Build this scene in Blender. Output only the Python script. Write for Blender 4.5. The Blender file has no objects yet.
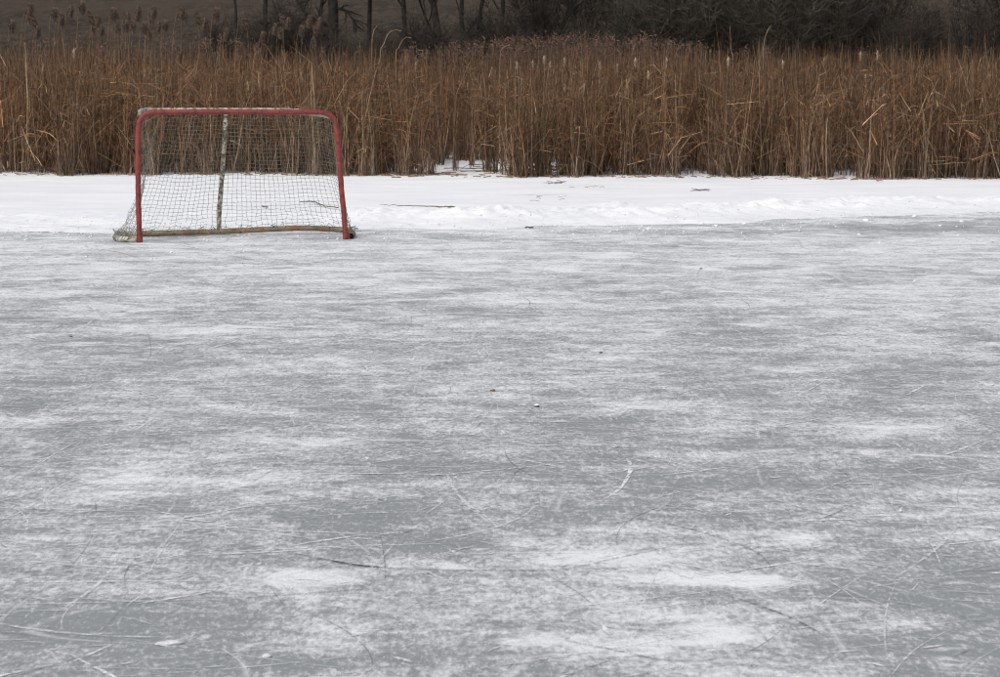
import bpy, math, random
import numpy as np
from math import sin, cos, pi, atan, tan, radians

random.seed(7)
rng = np.random.default_rng(11)
scene = bpy.context.scene
col = scene.collection

# ------------------------------------------------------------------ camera
CAM_H = 1.6
F = 2250.0                      # focal length in pixels of the 1000 px wide photograph
PITCH = math.atan(268.5 / F)
cam_d = bpy.data.cameras.new("camera")
cam_d.sensor_width = 36.0
cam_d.lens = F * 36.0 / 1000.0
cam_d.clip_start = 0.1
cam_d.clip_end = 3000
cam_d.dof.use_dof = True
cam_d.dof.focus_distance = 17.0
cam_d.dof.aperture_fstop = 14
cam = bpy.data.objects.new("camera", cam_d)
cam.location = (0, 0, CAM_H)
cam.rotation_euler = (pi / 2 - PITCH, 0, 0)
col.objects.link(cam)
scene.camera = cam


def gd(py):
    """distance along the ground of a picture row"""
    return CAM_H / math.tan(PITCH + math.atan((py - 338.5) / F))


def at(px, py, Y):
    """point in the upright plane y=Y"""
    u = (px - 500.0) / F
    v = (338.5 - py) / F
    dy = cos(PITCH) + v * sin(PITCH)
    dz = -sin(PITCH) + v * cos(PITCH)
    k = Y / dy
    return (u * k, Y, CAM_H + dz * k)


def ground(px, py):
    p = at(px, py, gd(py))
    return (p[0], p[1])


def x_at(px, Y):
    return (px - 500.0) / F * Y * 1.007


# ------------------------------------------------------------------ helpers
def new_mesh(name, V, quads=None, tris=None, C=None, smooth=False, attr=None):
    V = np.asarray(V, dtype=np.float32)
    me = bpy.data.meshes.new(name)
    nq = 0 if quads is None else len(quads)
    nt = 0 if tris is None else len(tris)
    me.vertices.add(len(V))
    me.vertices.foreach_set("co", V.ravel())
    loops = []
    if nq: loops.append(np.asarray(quads, dtype=np.int32).ravel())
    if nt: loops.append(np.asarray(tris, dtype=np.int32).ravel())
    loops = np.concatenate(loops)
    me.loops.add(len(loops))
    me.loops.foreach_set("vertex_index", loops)
    me.polygons.add(nq + nt)
    starts = np.concatenate([np.arange(nq) * 4, nq * 4 + np.arange(nt) * 3]).astype(np.int32)
    me.polygons.foreach_set("loop_start", starts)
    me.polygons.foreach_set("use_smooth", np.full(nq + nt, smooth, dtype=bool))
    me.update(calc_edges=True)
    me.validate()
    if C is not None:
        a = me.color_attributes.new("Col", 'FLOAT_COLOR', 'POINT')
        C = np.asarray(C, dtype=np.float32)
        if C.shape[1] == 3:
            C = np.concatenate([C, np.ones((len(C), 1), np.float32)], 1)
        a.data.foreach_set("color", C.ravel())
    if attr is not None:
        for k, v in attr.items():
            a = me.attributes.new(k, 'FLOAT', 'POINT')
            a.data.foreach_set("value", np.asarray(v, np.float32).ravel())
    return me


def link(name, me, mat=None, parent=None, loc=None):
    o = bpy.data.objects.new(name, me)
    col.objects.link(o)
    if mat and not me.materials: me.materials.append(mat)
    if parent: o.parent = parent
    if loc is not None: o.location = loc
    return o


def thing(name, label, cat, loc=(0, 0, 0), rotz=0, group=None):
    o = bpy.data.objects.new(name, None)
    o.empty_display_size = 0.1
    col.objects.link(o)
    o.location = loc
    o.rotation_euler = (0, 0, rotz)
    tag(o, label, cat, group)
    return o


def tag(o, label=None, cat=None, group=None, kind=None):
    if label: o["label"] = label
    if cat: o["category"] = cat
    if group: o["group"] = group
    if kind: o["kind"] = kind
    return o


def dup(root, loc, rotz, scale=1.0):
    r = root.copy(); col.objects.link(r)
    r.location = loc; r.rotation_euler = (0, 0, rotz); r.scale = (scale,) * 3
    for ch in list(root.children):
        c = ch.copy(); col.objects.link(c); c.parent = r
    return r


class Geo:
    def __init__(s):
        s.V = []; s.Q = []; s.T = []; s.C = []; s.n = 0

    def add(s, V, Q=None, T=None, C=None):
        V = np.asarray(V, float)
        if Q is not None and len(Q): s.Q.append(np.asarray(Q) + s.n)
        if T is not None and len(T): s.T.append(np.asarray(T) + s.n)
        s.V.append(V)
        if C is not None:
            C = np.asarray(C, float)
            if C.ndim == 1: C = np.tile(C, (len(V), 1))
            s.C.append(C)
        s.n += len(V)

    def mesh(s, name, smooth=False):
        return new_mesh(name, np.concatenate(s.V), np.concatenate(s.Q) if s.Q else None,
                        np.concatenate(s.T) if s.T else None, np.concatenate(s.C) if s.C else None, smooth)

    # batch of ribbons: P (N,K,3), W (N,K), side (N,3), colour (N,K,3)
    def ribbons(s, P, W, S, C=None):
        N, K, _ = P.shape
        off = S[:, None, :] * W[:, :, None] * 0.5
        V = np.stack([P - off, P + off], 2).reshape(-1, 3)
        i = np.arange(N)[:, None] * (2 * K) + np.arange(K - 1)[None, :] * 2
        i = i.ravel()
        Q = np.stack([i, i + 1, i + 3, i + 2], 1)
        if C is not None: C = np.repeat(C, 2, axis=1).reshape(-1, 3)
        s.add(V, Q, None, C)

    # batch of tubes: P (N,K,3), R (N,K)
    def tubes(s, P, R, n=4, C=None):
        N, K, _ = P.shape
        T = np.zeros_like(P)
        T[:, 1:-1] = P[:, 2:] - P[:, :-2]
        T[:, 0] = P[:, 1] - P[:, 0]; T[:, -1] = P[:, -1] - P[:, -2]
        T /= np.linalg.norm(T, axis=2, keepdims=True) + 1e-9
        ref = np.zeros_like(T); m = np.abs(T[..., 2]) > 0.9
        # a reference common to a whole tube keeps it from twisting
        mm = m.any(axis=1)
        ref[mm] = (1, 0.13, 0); ref[~mm] = (0.05, 0.02, 1)
        A = np.cross(T, ref); A /= np.linalg.norm(A, axis=2, keepdims=True) + 1e-9
        B = np.cross(T, A)
        th = np.arange(n) / n * 2 * pi
        V = P[:, :, None, :] + R[:, :, None, None] * (A[:, :, None, :] * np.cos(th)[None, None, :, None] + B[:, :, None, :] * np.sin(th)[None, None, :, None])
        V = V.reshape(-1, 3)
        base = (np.arange(N)[:, None, None] * K + np.arange(K - 1)[None, :, None]) * n
        j = np.arange(n)[None, None, :]; j2 = (j + 1) % n
        Q = np.stack([base + j, base + j2, base + n + j2, base + n + j], -1).reshape(-1, 4)
        if C is not None: C = np.repeat(C, n, axis=1).reshape(-1, 3)
        s.add(V, Q, None, C)


def hash2(ix, iy, seed):
    h = (ix.astype(np.int64) * 374761393 + iy.astype(np.int64) * 668265263 + seed * 1442695041) & 0xffffffff
    h = ((h ^ (h >> 13)) * 1274126177) & 0xffffffff
    h = (h ^ (h >> 16)) & 0xffffffff
    return h / 4294967295.0


def vnoise(x, y, seed=0):
    ix = np.floor(x); iy = np.floor(y); fx = x - ix; fy = y - iy
    fx = fx * fx * fx * (fx * (fx * 6 - 15) + 10); fy = fy * fy * fy * (fy * (fy * 6 - 15) + 10)
    a = hash2(ix, iy, seed); b = hash2(ix + 1, iy, seed); c = hash2(ix, iy + 1, seed); d = hash2(ix + 1, iy + 1, seed)
    return (a * (1 - fx) + b * fx) * (1 - fy) + (c * (1 - fx) + d * fx) * fy


def fbm(x, y, oct=4, seed=0, gain=0.5):
    t = 0; a = 1; n = 0
    for o in range(oct):
        t = t + a * vnoise(x * 2 ** o + 17.3 * o, y * 2 ** o - 9.1 * o, seed + o)
        n += a; a *= gain
    return t / n


def smooth_path(pts, n):
    """Catmull-Rom through pts, resampled to n points of equal arc length"""
    p = np.asarray(pts, float)
    q = np.vstack([2 * p[0] - p[1], p, 2 * p[-1] - p[-2]])
    out = []
    for i in range(1, len(q) - 2):
        for t in np.linspace(0, 1, 24, endpoint=False):
            out.append(0.5 * ((2 * q[i]) + (-q[i - 1] + q[i + 1]) * t + (2 * q[i - 1] - 5 * q[i] + 4 * q[i + 1] - q[i + 2]) * t * t + (-q[i - 1] + 3 * q[i] - 3 * q[i + 1] + q[i + 2]) * t ** 3))
    out.append(p[-1]); out = np.array(out)
    d = np.concatenate([[0], np.cumsum(np.linalg.norm(np.diff(out, axis=0), axis=1))])
    s = np.linspace(0, d[-1], n)
    return np.stack([np.interp(s, d, out[:, k]) for k in range(3)], 1)


def pipe(name, pts, r, mat, parent, n=80, sides=14, cap=True, wob=0.0, hole_end=False):
    P = smooth_path(pts, n)
    if wob: P = P + (rng.random(P.shape) - .5) * wob
    g = Geo()
    R = np.full((1, n), r) * (1 + 0.03 * np.sin(np.arange(n) * 0.7))[None]
    g.tubes(P[None], R, sides)
    for e, flip in ((0, False), (n - 1, True)):
        if hole_end and flip: continue
        i0 = e * sides
        c = P[e][None]
        g.add(c); ci = g.n - 1
        tr = [[i0 + j, i0 + (j + 1) % sides, ci] if flip else [i0 + (j + 1) % sides, i0 + j, ci] for j in range(sides)]
        g.T.append(np.array(tr))
    return link(name, g.mesh(name, True), mat, parent)


# ------------------------------------------------------------------ node helpers
class NT:
    def __init__(s, mat_name=None, tree=None):
        if mat_name:
            s.m = bpy.data.materials.new(mat_name); s.m.use_nodes = True
            s.t = s.m.node_tree
            s.bsdf = s.t.nodes["Principled BSDF"]
        else:
            s.t = tree

    def n(s, typ, **kw):
        nd = s.t.nodes.new(typ)
        for k, v in kw.items():
            if k == 'ins':
                for a, b in v.items():
                    if hasattr(b, 'is_output'): s.t.links.new(b, nd.inputs[a])
                    else: nd.inputs[a].default_value = b
            else: setattr(nd, k, v)
        return nd

    def math(s, op, a, b=0.5, clamp=False):
        return s.n('ShaderNodeMath', operation=op, use_clamp=clamp, ins={0: a, 1: b}).outputs[0]

    def noise(s, vec, scale, detail=3, rough=0.5, dist=0.0, w=None):
        nd = s.n('ShaderNodeTexNoise', ins={'Scale': scale, 'Detail': detail, 'Roughness': rough, 'Distortion': dist})
        if vec is not None: s.t.links.new(vec, nd.inputs['Vector'])
        return nd.outputs['Fac']

    def mapping(s, vec, loc=(0, 0, 0), rot=(0, 0, 0), sc=(1, 1, 1)):
        return s.n('ShaderNodeMapping', ins={'Vector': vec, 'Location': loc, 'Rotation': rot, 'Scale': sc}).outputs[0]

    def ss(s, v, lo, hi, o0=0.0, o1=1.0):
        return s.n('ShaderNodeMapRange', interpolation_type='SMOOTHSTEP', ins={'Value': v, 'From Min': lo, 'From Max': hi, 'To Min': o0, 'To Max': o1}).outputs[0]

    def mix(s, f, a, b):
        nd = s.n('ShaderNodeMix', data_type='RGBA')
        for k, v in ((0, f), (6, a), (7, b)):
            if hasattr(v, 'is_output'): s.t.links.new(v, nd.inputs[k])
            else: nd.inputs[k].default_value = (v if k == 0 else (*v, 1.0) if len(v) == 3 else v)
        return nd.outputs[2]

    def set(s, **kw):
        for k, v in kw.items():
            k = k.replace('_', ' ')
            if hasattr(v, 'is_output'): s.t.links.new(v, s.bsdf.inputs[k])
            else: s.bsdf.inputs[k].default_value = v
        return s

    def bump(s, h, strength=0.3, dist=0.01):
        nd = s.n('ShaderNodeBump', ins={'Strength': strength, 'Distance': dist, 'Height': h})
        s.t.links.new(nd.outputs[0], s.bsdf.inputs['Normal'])


def simple_mat(name, c1, c2, scale=8, rough=0.9, bump=0.2, lo=0.35, hi=0.65, detail=5, spec=0.2):
    k = NT(name)
    co = k.n('ShaderNodeTexCoord').outputs['Object']
    f = k.noise(co, scale, detail, 0.6)
    k.set(Base_Color=k.mix(k.ss(f, lo, hi), c1, c2), Roughness=rough)
    k.bsdf.inputs['Specular IOR Level'].default_value = spec
    if bump: k.bump(f, bump, 0.01)
    return k.m


# ice -----------------------------------------------------------------------
def ice_material():
    k = NT("ice")
    co = k.n('ShaderNodeTexCoord').outputs['Object']
    at_ = k.n('ShaderNodeAttribute', attribute_name="frost").outputs['Fac']
    n1 = k.noise(co, 1.1, 10, 0.66, 0.5)
    n2 = k.noise(k.mapping(co, loc=(5, 3, 1), rot=(0, 0, .2), sc=(.6, 1.1, 1)), 3.4, 9, 0.70, 0.6)
    n3 = k.noise(k.mapping(co, loc=(1, 8, 1), sc=(1, .5, 1)), 11, 6, 0.72, 0.5)
    sp = k.noise(k.mapping(co, sc=(1, .45, 1)), 46, 4, 0.75)
    sp2 = k.noise(k.mapping(co, loc=(7, 2, 4), sc=(1, .4, 1)), 62, 2, 0.6)
    st = []
    for i, (a, sc) in enumerate(((.12, 15), (-.35, 17), (.6, 18))):
        v = k.mapping(co, loc=(i * 3.1, i * 7.7, 0), rot=(0, 0, a))
        v = k.mapping(v, sc=(0.09, 1, 1))
        f = k.noise(v, sc, 5, 0.75, 0.25)
        msk = k.noise(k.mapping(co, loc=(i * 11, i * 5, 2)), 1.1, 3)
        st.append(k.math('MULTIPLY', k.math('SUBTRACT', f, 0.5), k.ss(msk, .45, .6)))
    s = st[0]
    for q in st[1:]: s = k.math('ADD', s, q)
    tot = k.math('MULTIPLY', k.math('SUBTRACT', n1, .5), 2.5)
    for q, am in ((n2, 2.1), (n3, 2.0), (sp, 2.8)):
        tot = k.math('ADD', tot, k.math('MULTIPLY', k.math('SUBTRACT', q, .5), am))
    tot = k.math('ADD', tot, k.math('MULTIPLY', s, 1.2))
    tot = k.math('ADD', tot, at_)
    fr = k.ss(tot, -0.52, 0.92)
    # frost crystals: bright grains on the bare ice
    gr = k.math('MULTIPLY', k.ss(sp2, .56, .63), k.ss(tot, -.55, .1, .22, .65))
    fr = k.math('MAXIMUM', fr, gr)
    # thin dark and pale lines left by blades
    def lines(scale, sc, rot, eps, seed, d=0.0):
        v = k.mapping(co, loc=(seed, seed * 1.7, 0), rot=(0, 0, rot), sc=sc)
        f = k.noise(v, scale, 0.6, 0.5, d)
        l = k.math('ABSOLUTE', k.math('SUBTRACT', f, 0.5))
        br = k.noise(k.mapping(co, loc=(seed * 3, 0, 0)), 2.2, 5, .65)
        return k.math('MULTIPLY', k.ss(l, eps, 0.0), k.ss(br, .46, .56))
    dk = None
    for a in ((.5, (1, .35, 1), .3, .0022, 4.6), (.7, (.3, 1, 1), -.5, .0022, 9.4), (.35, (1, 1, 1), 0, .0014, 18.), (.9, (.25, 1, 1), .9, .003, 21.)):
        l = lines(*a)
        dk = l if dk is None else k.math('MAXIMUM', dk, l)
    lt = None
    for a in ((.6, (1, .3, 1), -.2, .0035, 31.), (.8, (.35, 1, 1), .55, .0035, 42.), (.4, (1, 1, 1), .2, .0022, 55.), (.7, (.2, 1, 1), 1.3, .003, 67.)):
        l = lines(*a)
        lt = l if lt is None else k.math('MAXIMUM', lt, l)
    sm = k.noise(k.mapping(co, loc=(3, 14, 5), rot=(0, 0, .15), sc=(.7, 1, 1)), 2.4, 7, .62, .8)
    sm = k.ss(k.math('ADD', sm, k.math('MULTIPLY', at_, .22)), .60, .70)
    c = k.mix(fr, (.258, .271, .278), (.745, .753, .772))
    c = k.mix(k.math('MULTIPLY', sm, .85), c, (.80, .806, .825))
    c = k.mix(k.math('MULTIPLY', lt, .5), c, (.70, .71, .74))
    c = k.mix(k.math('MULTIPLY', dk, .3), c, (.20, .22, .225))
    k.set(Base_Color=c, Roughness=k.ss(fr, 0, 1, .42, .8))
    k.bsdf.inputs['Specular IOR Level'].default_value = 0.22
    h = k.math('ADD', k.math('MULTIPLY', fr, .6), k.math('MULTIPLY', sp, .5))
    k.bump(h, .5, .006)
    return k.m


def snow_material():
    k = NT("snow")
    co = k.n('ShaderNodeTexCoord').outputs['Object']
    a = k.n('ShaderNodeAttribute', attribute_name="wet").outputs['Fac']
    f = k.noise(co, 3, 6, .6)
    g = k.noise(k.mapping(co, sc=(.5, 1.2, 1)), 1.1, 5, .6)
    fine = k.noise(co, 40, 4, .6)
    w = k.math('ADD', a, k.math('MULTIPLY', k.math('SUBTRACT', f, .5), 1.6))
    w = k.ss(w, .28, .85)
    c = k.mix(k.ss(g, .3, .7), (.77, .779, .81), (.87, .873, .89))
    c = k.mix(w, c, (.56, .575, .60))
    k.set(Base_Color=c, Roughness=.75)
    k.bsdf.inputs['Specular IOR Level'].default_value = .15
    k.bump(k.math('ADD', fine, k.math('MULTIPLY', f, 1.5)), .35, .012)
    return k.m


def vcol_mat(name, rough=.9, spec=.1, trans=0.0, noise_scale=30, amount=.25):
    k = NT(name)
    a = k.n('ShaderNodeAttribute', attribute_name="Col").outputs['Color']
    co = k.n('ShaderNodeTexCoord').outputs['Object']
    f = k.noise(co, noise_scale, 3, .6)
    f = k.ss(f, .3, .7, 1 - amount, 1 + amount)
    c = k.n('ShaderNodeVectorMath', operation='SCALE', ins={0: a, 3: f}).outputs[0]
    k.set(Base_Color=c, Roughness=rough)
    k.bsdf.inputs['Specular IOR Level'].default_value = spec
    return k.m


def mark_material(name, colr):
    k = NT(name)
    co = k.n('ShaderNodeTexCoord').outputs['Object']
    a = k.n('ShaderNodeAttribute', attribute_name="Col")
    f = k.noise(co, 22, 6, .8)
    al = k.math('MULTIPLY', k.ss(f, .38, .56), k.n('ShaderNodeSeparateColor', ins={0: a.outputs['Color']}).outputs[0])
    k.set(Base_Color=(*colr, 1), Roughness=.75, Alpha=al)
    k.bsdf.inputs['Specular IOR Level'].default_value = .15
    return k.m


def painted_pipe(name, paint, paint2, rust, chips, scale=22, lo=.50, hi=.56, chip2=(.05, .05, .045), lo2=.60):
    k = NT(name)
    co = k.n('ShaderNodeTexCoord').outputs['Object']
    f = k.noise(co, scale, 7, .68)
    g = k.noise(k.mapping(co, loc=(4, 9, 2)), scale * .35, 5, .6)
    h = k.noise(k.mapping(co, loc=(9, 1, 7)), scale * 2.2, 5, .7)
    c = k.mix(k.ss(g, .35, .65), paint, paint2)
    c = k.mix(k.ss(f, lo, hi), c, rust)
    c = k.mix(k.ss(h, lo2, lo2 + .05), c, chip2)
    c = k.mix(k.ss(k.noise(k.mapping(co, loc=(2, 2, 19)), scale * 1.6, 5, .7), .66, .70), c, chips)
    k.set(Base_Color=c, Roughness=.62)
    k.bump(f, .3, .002)
    return k.m


M_ice = ice_material()
M_snow = snow_material()
M_reed = vcol_mat("dry_reed", .85, .12, noise_scale=12, amount=.3)
M_plume = vcol_mat("reed_plume", .95, .05)
M_bark = simple_mat("bark", (.020, .018, .016), (.048, .042, .036), 3, .95, .4)
M_twig = simple_mat("twigs", (.036, .030, .025), (.066, .053, .043), 2, .95, 0)
M_twig_red = simple_mat("reddish_twigs", (.050, .040, .032), (.085, .062, .048), 2, .95, 0)
M_thick = simple_mat("dark_thicket", (.072, .067, .054), (.115, .100, .080), .9, .95, 0)
M_red = painted_pipe("worn_red_paint", (.29, .041, .036), (.21, .033, .029), (.11, .028, .025), (.46, .30, .28), 18, .50, .60, (.06, .018, .018), .60)
M_white = painted_pipe("flaking_white_paint", (.60, .59, .53), (.50, .47, .40), (.20, .13, .075), (.75, .74, .70), 20, .50, .57, (.06, .05, .04), .60)
M_whited = painted_pipe("dirty_white_paint", (.50, .49, .45), (.38, .37, .33), (.16, .11, .07), (.7, .7, .66), 26, .50, .56, (.06, .05, .04), .57)
M_rust = painted_pipe("rusty_pipe", (.30, .25, .17), (.16, .12, .08), (.27, .115, .04), (.60, .55, .44), 14, .50, .58, (.04, .03, .02), .57)
M_camo = painted_pipe("peeling_post_paint", (.20, .18, .12), (.10, .09, .06), (.58, .54, .44), (.36, .22, .10), 30, .50, .53, (.035, .035, .03), .56)
M_black = simple_mat("pipe_mouth_shade", (.010, .010, .010), (.02, .018, .016), 20, .9, 0)
M_net = simple_mat("weathered_twine", (.15, .16, .135), (.27, .27, .23), 3, .95, 0)
M_stone = simple_mat("stone_brown", (.10, .07, .04), (.22, .15, .07), 60, .8, .4)
M_dark = simple_mat("stone_grey", (.05, .05, .048), (.13, .125, .12), 60, .8, .4)
M_stick = simple_mat("stick_bark", (.11, .09, .07), (.22, .18, .14), 20, .9, .3)
M_chunk = simple_mat("packed_snow", (.80, .81, .835), (.90, .90, .92), 30, .8, .4)
M_dull = simple_mat("frosted_ice_lump", (.52, .53, .55), (.72, .725, .74), 60, .6, .4)
M_scrap = simple_mat("faded_red_plastic", (.40, .10, .12), (.55, .28, .30), 30, .5, .2)
M_lmark = mark_material("shaved_ice", (.80, .81, .84))
M_dmark = mark_material("cut_ice", (.20, .215, .22))

# ------------------------------------------------------------------ ice sheet
def axis(segs):
    out = [segs[0][0]]
    for a, b, st in segs:
        n = max(1, int(round((b - a) / st)))
        out += list(np.linspace(a, b, n + 1)[1:])
    return np.array(out)


def grid_mesh(name, xs, ys, Z, attr):
    nx, ny = len(xs), len(ys)
    X, Y = np.meshgrid(xs, ys)
    V = np.stack([X, Y, Z], -1).reshape(-1, 3)
    i = (np.arange(ny - 1)[:, None] * nx + np.arange(nx - 1)[None]).ravel()
    Q = np.stack([i, i + 1, i + 1 + nx, i + nx], 1)
    return new_mesh(name, V, Q, None, None, True, attr)


xs = axis([(-90, -10, 4), (-10, 10, .06), (10, 90, 4)])
ys = axis([(-40, 4, 2), (4, 26, .06), (26, 40, 2)])
X, Y = np.meshgrid(xs, ys)
fr = 0.15 * (fbm(X * .33, Y * .55, 4, 5) - .5) * 2
fr += np.interp(Y, [4, 7, 10, 14, 18, 21, 24], [-.04, -.03, .03, .16, .33, .38, .30])
patches = [  # px, py, rx px, ry px, amount - where wind left a dusting of snow, or bare ice
    (270, 578, 95, 12, .55), (130, 588, 60, 7, .35), (335, 622, 35, 10, .5), (600, 557, 55, 6, .65), (700, 579, 80, 6, .8), (760, 582, 35, 8, .7),
    (797, 538, 22, 6, .75), (715, 620, 60, 26, .42), (610, 648, 90, 14, .4), (500, 563, 110, 6, .3), (640, 606, 50, 10, .3), (790, 672, 90, 9, .45),
    (230, 481, 120, 7, .3), (665, 454, 60, 5, .35), (890, 430, 70, 8, .45), (905, 455, 90, 6, .3), (960, 540, 60, 6, .3), (880, 570, 60, 7, .3), (60, 500, 60, 8, .25),
    (560, 300, 160, 8, .2), (250, 330, 120, 7, .15), (850, 290, 120, 6, .2),
    (160, 628, 130, 22, -.35), (400, 640, 60, 18, -.3), (380, 522, 130, 22, -.28), (870, 640, 80, 24, -.32), (530, 470, 120, 16, -.2), (30, 405, 60, 12, -.3),
    (190, 358, 70, 9, -.2), (590, 425, 80, 12, -.25), (900, 395, 90, 10, -.15), (740, 480, 110, 14, -.25), (240, 395, 90, 10, -.2), (300, 665, 80, 12, -.2), (50, 640, 60, 30, -.1),
    (930, 229, 110, 4, -.55), (760, 233, 90, 2.5, -.3), (60, 233, 90, 1.8, -.4), (600, 245, 90, 3, -.15)]
for px, py, rx, ry, am in patches:
    gx, gy = ground(px, py)
    sx = rx / F * gy
    sy = abs(gd(py - ry) - gd(py + ry)) / 2
    fr += 1.1 * am * np.exp(-(((X - gx) / sx) ** 2 + ((Y - gy) / sy) ** 2) * (0.6 + 0.8 * fbm(X * 1.5, Y * 1.5, 3, 9)))
ice = link("ice", grid_mesh("ice", xs, ys, np.zeros_like(X), {"frost": fr}), M_ice)
tag(ice, "scratched grey skating ice dusted with shaved snow", None, None, "structure")

# ------------------------------------------------------------------ skate marks (thin shavings and cuts lying on the ice)
def arcs(n, pale, seed):
    r = np.random.default_rng(seed)
    g = Geo()
    K = 22
    D = 5.5 + 16.5 * r.random(n) ** 0.8
    x = (r.random(n) - .5) * (D * .47 + 2.5)
    L = .08 + 1.3 * r.random(n) ** 3.6
    Rr = (.7 + 9 * r.random(n) ** 1.6) * np.where(r.random(n) < .5, 1, -1)
    th = np.where(r.random(n) < .5, r.normal(.2, .55, n), r.random(n) * 2 * pi)
    s = (np.arange(K) / (K - 1) - .5)[None] * L[:, None]
    a = th[:, None] + s / Rr[:, None] + .03 * r.standard_normal((n, 1)) * np.sin(s * 9)
    st = (L / (K - 1))[:, None]
    P = np.stack([x[:, None] + np.cumsum(np.cos(a) * st, 1), D[:, None] + np.cumsum(np.sin(a) * st, 1), np.full((n, K), .0)], -1)
    P[..., 2] = .002 + .0012 * r.random((n, 1))
    P[..., 1] = np.minimum(P[..., 1], 22)
    nrm = np.stack([-np.sin(a), np.cos(a), np.zeros_like(a)], -1)
    tp = np.sin(np.linspace(0.02, pi - .02, K)) ** .6
    W = (.0045 + (.013 if pale else .004) * r.random((n, 1)) ** 3) * tp[None] * (.7 + .6 * r.random((n, K)))
    off = nrm * W[..., None] * .5
    V = np.stack([P - off, P + off], 2).reshape(-1, 3)
    i = (np.arange(n)[:, None] * 2 * K + np.arange(K - 1)[None] * 2).ravel()
    Q = np.stack([i, i + 1, i + 3, i + 2], 1)
    al = ((.38 if pale else .16) + (.75 if pale else .5) * r.random((n, 1)) ** 2.5) * tp[None]
    C = np.repeat(np.stack([al] * 3, -1), 2, axis=1).reshape(-1, 3)
    g.add(V, Q, None, C)
    return g


g = arcs(8500, True, 5)
tag(link("skate_marks", g.mesh("skate_marks"), M_lmark), "pale curved skate scratches across the ice", None, None, "structure")
g = arcs(5000, False, 6)
# the long dark cut in the foreground and a few named ones
def mark(g, pxs, w, al, z=.0036):
    P = smooth_path([(*ground(*p), z) for p in pxs], 90)
    T = np.gradient(P, axis=0); N = np.stack([-T[:, 1], T[:, 0], 0 * T[:, 0]], 1); N /= np.linalg.norm(N, axis=1, keepdims=True)
    W = w * (.4 + .9 * rng.random(90))[:, None]
    tp = np.sin(np.linspace(.05, pi - .05, 90)) ** .5
    V = np.stack([P - N * W / 2, P + N * W / 2], 1).reshape(-1, 3)
    i = np.arange(89) * 2
    g.add(V, np.stack([i, i + 1, i + 3, i + 2], 1), None, np.repeat(np.stack([tp * al] * 3, -1), 2, axis=0))
mark(g, [(272, 549), (300, 555), (330, 561), (370, 567), (420, 570), (500, 571), (580, 570), (650, 567)], .009, 1.1)
mark(g, [(330, 561), (352, 565), (380, 568)], .012, 2.0)
mark(g, [(560, 640), (620, 652), (660, 660), (720, 664)], .012, .6)
mark(g, [(700, 590), (740, 600), (790, 618), (830, 640)], .008, .9)
mark(g, [(798, 527), (830, 516), (860, 502)], .008, .8)
mark(g, [(0, 246), (60, 247), (110, 251), (150, 262)], .018, .5)
mark(g, [(150, 238), (210, 252), (260, 262)], .012, .4)
mark(g, [(146, 330), (150, 342), (148, 360), (120, 375)], .006, .45)
mark(g, [(412, 315), (408, 330), (380, 345)], .006, .45)
mark(g, [(0, 232.5), (60, 232), (100, 231.5)], .08, .9)
tag(link("skate_cuts", g.mesh("skate_cuts"), M_dmark), "dark thin blade cuts across the ice", None, None, "structure")

# ------------------------------------------------------------------ snow
edge_px = [(-400, 231), (0, 231), (130, 231.5), (350, 230.5), (450, 228.5), (550, 226), (640, 224.5), (700, 223.5), (760, 221), (820, 218), (880, 215.5), (940, 213), (1000, 211), (1400, 205)]
E = np.array([ground(*p) for p in edge_px])
xs = axis([(-90, -11, 4), (-11, 11, .045), (11, 90, 4)])
ys = axis([(21.0, 29, .045), (29, 40, .12), (40, 70, 1.5)])
X, Y = np.meshgrid(xs, ys)
ey = np.interp(X, E[:, 0], E[:, 1])
d = Y - ey + 1.5 * (fbm(X * .8, Y * .8, 5, 21, .6) - .5)
lum = fbm(X * 2.2, Y * 2.2, 4, 33, .55)
lum2 = fbm(X * 7, Y * 7, 3, 37, .55)
right = np.clip((X + 2.3) / 1.2, 0, 1) * (1 - .3 * np.clip((X - 1.5) / 2, 0, 1))                       # the shovelled ridge is strongest on the right
prof = np.interp(d, [-.6, 0, .35, 1.1, 2.2, 4], [-.07, -.004, .022, .05, .035, .03])
ridge = np.exp(-((d - 1.6) / .85) ** 2) * (.35 + .65 * right)
Z = prof + ridge * (.10 * np.clip(lum - .34, 0, 1) * 1.6 + .10 * (lum2 - .45) * (.4 + lum) + .075 * (fbm(X * 13, Y * 9, 3, 39, .65) - .5)) + .010 * (lum - .5) * np.clip(d / 1.0, 0, 1)
Z += .012 * (lum2 - .5) * np.exp(-(d / .5) ** 2)
Z += .035 * (fbm(X * .5, Y * .35, 3, 44) - .5) * np.clip(d / 3, 0, 1)
Z = np.where(d < -1.0, -.12, Z)
wet = np.interp(d, [-.5, .3, 1.2, 2.4], [.58, .42, .24, .0]) * (1 - .45 * right) + .55 * np.exp(-((Y - 28.4) / .35) ** 2 - ((X - 0.45) / .7) ** 2) + .35 * np.exp(-((Y - 31) / .25) ** 2 - ((X - .9) / .5) ** 2)
SN_X, SN_Y, SN_Z = xs, ys, Z
snow = link("snow", grid_mesh("snow", xs, ys, Z, {"wet": wet}), M_snow)
tag(snow, "white snow covering the pond edge", None, None, "structure")


def snow_z(x, y):
    i = int(np.clip(np.searchsorted(xs, x), 1, len(xs) - 1)); j = int(np.clip(np.searchsorted(ys, y), 1, len(ys) - 1))
    return float(SN_Z[j, i])


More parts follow.
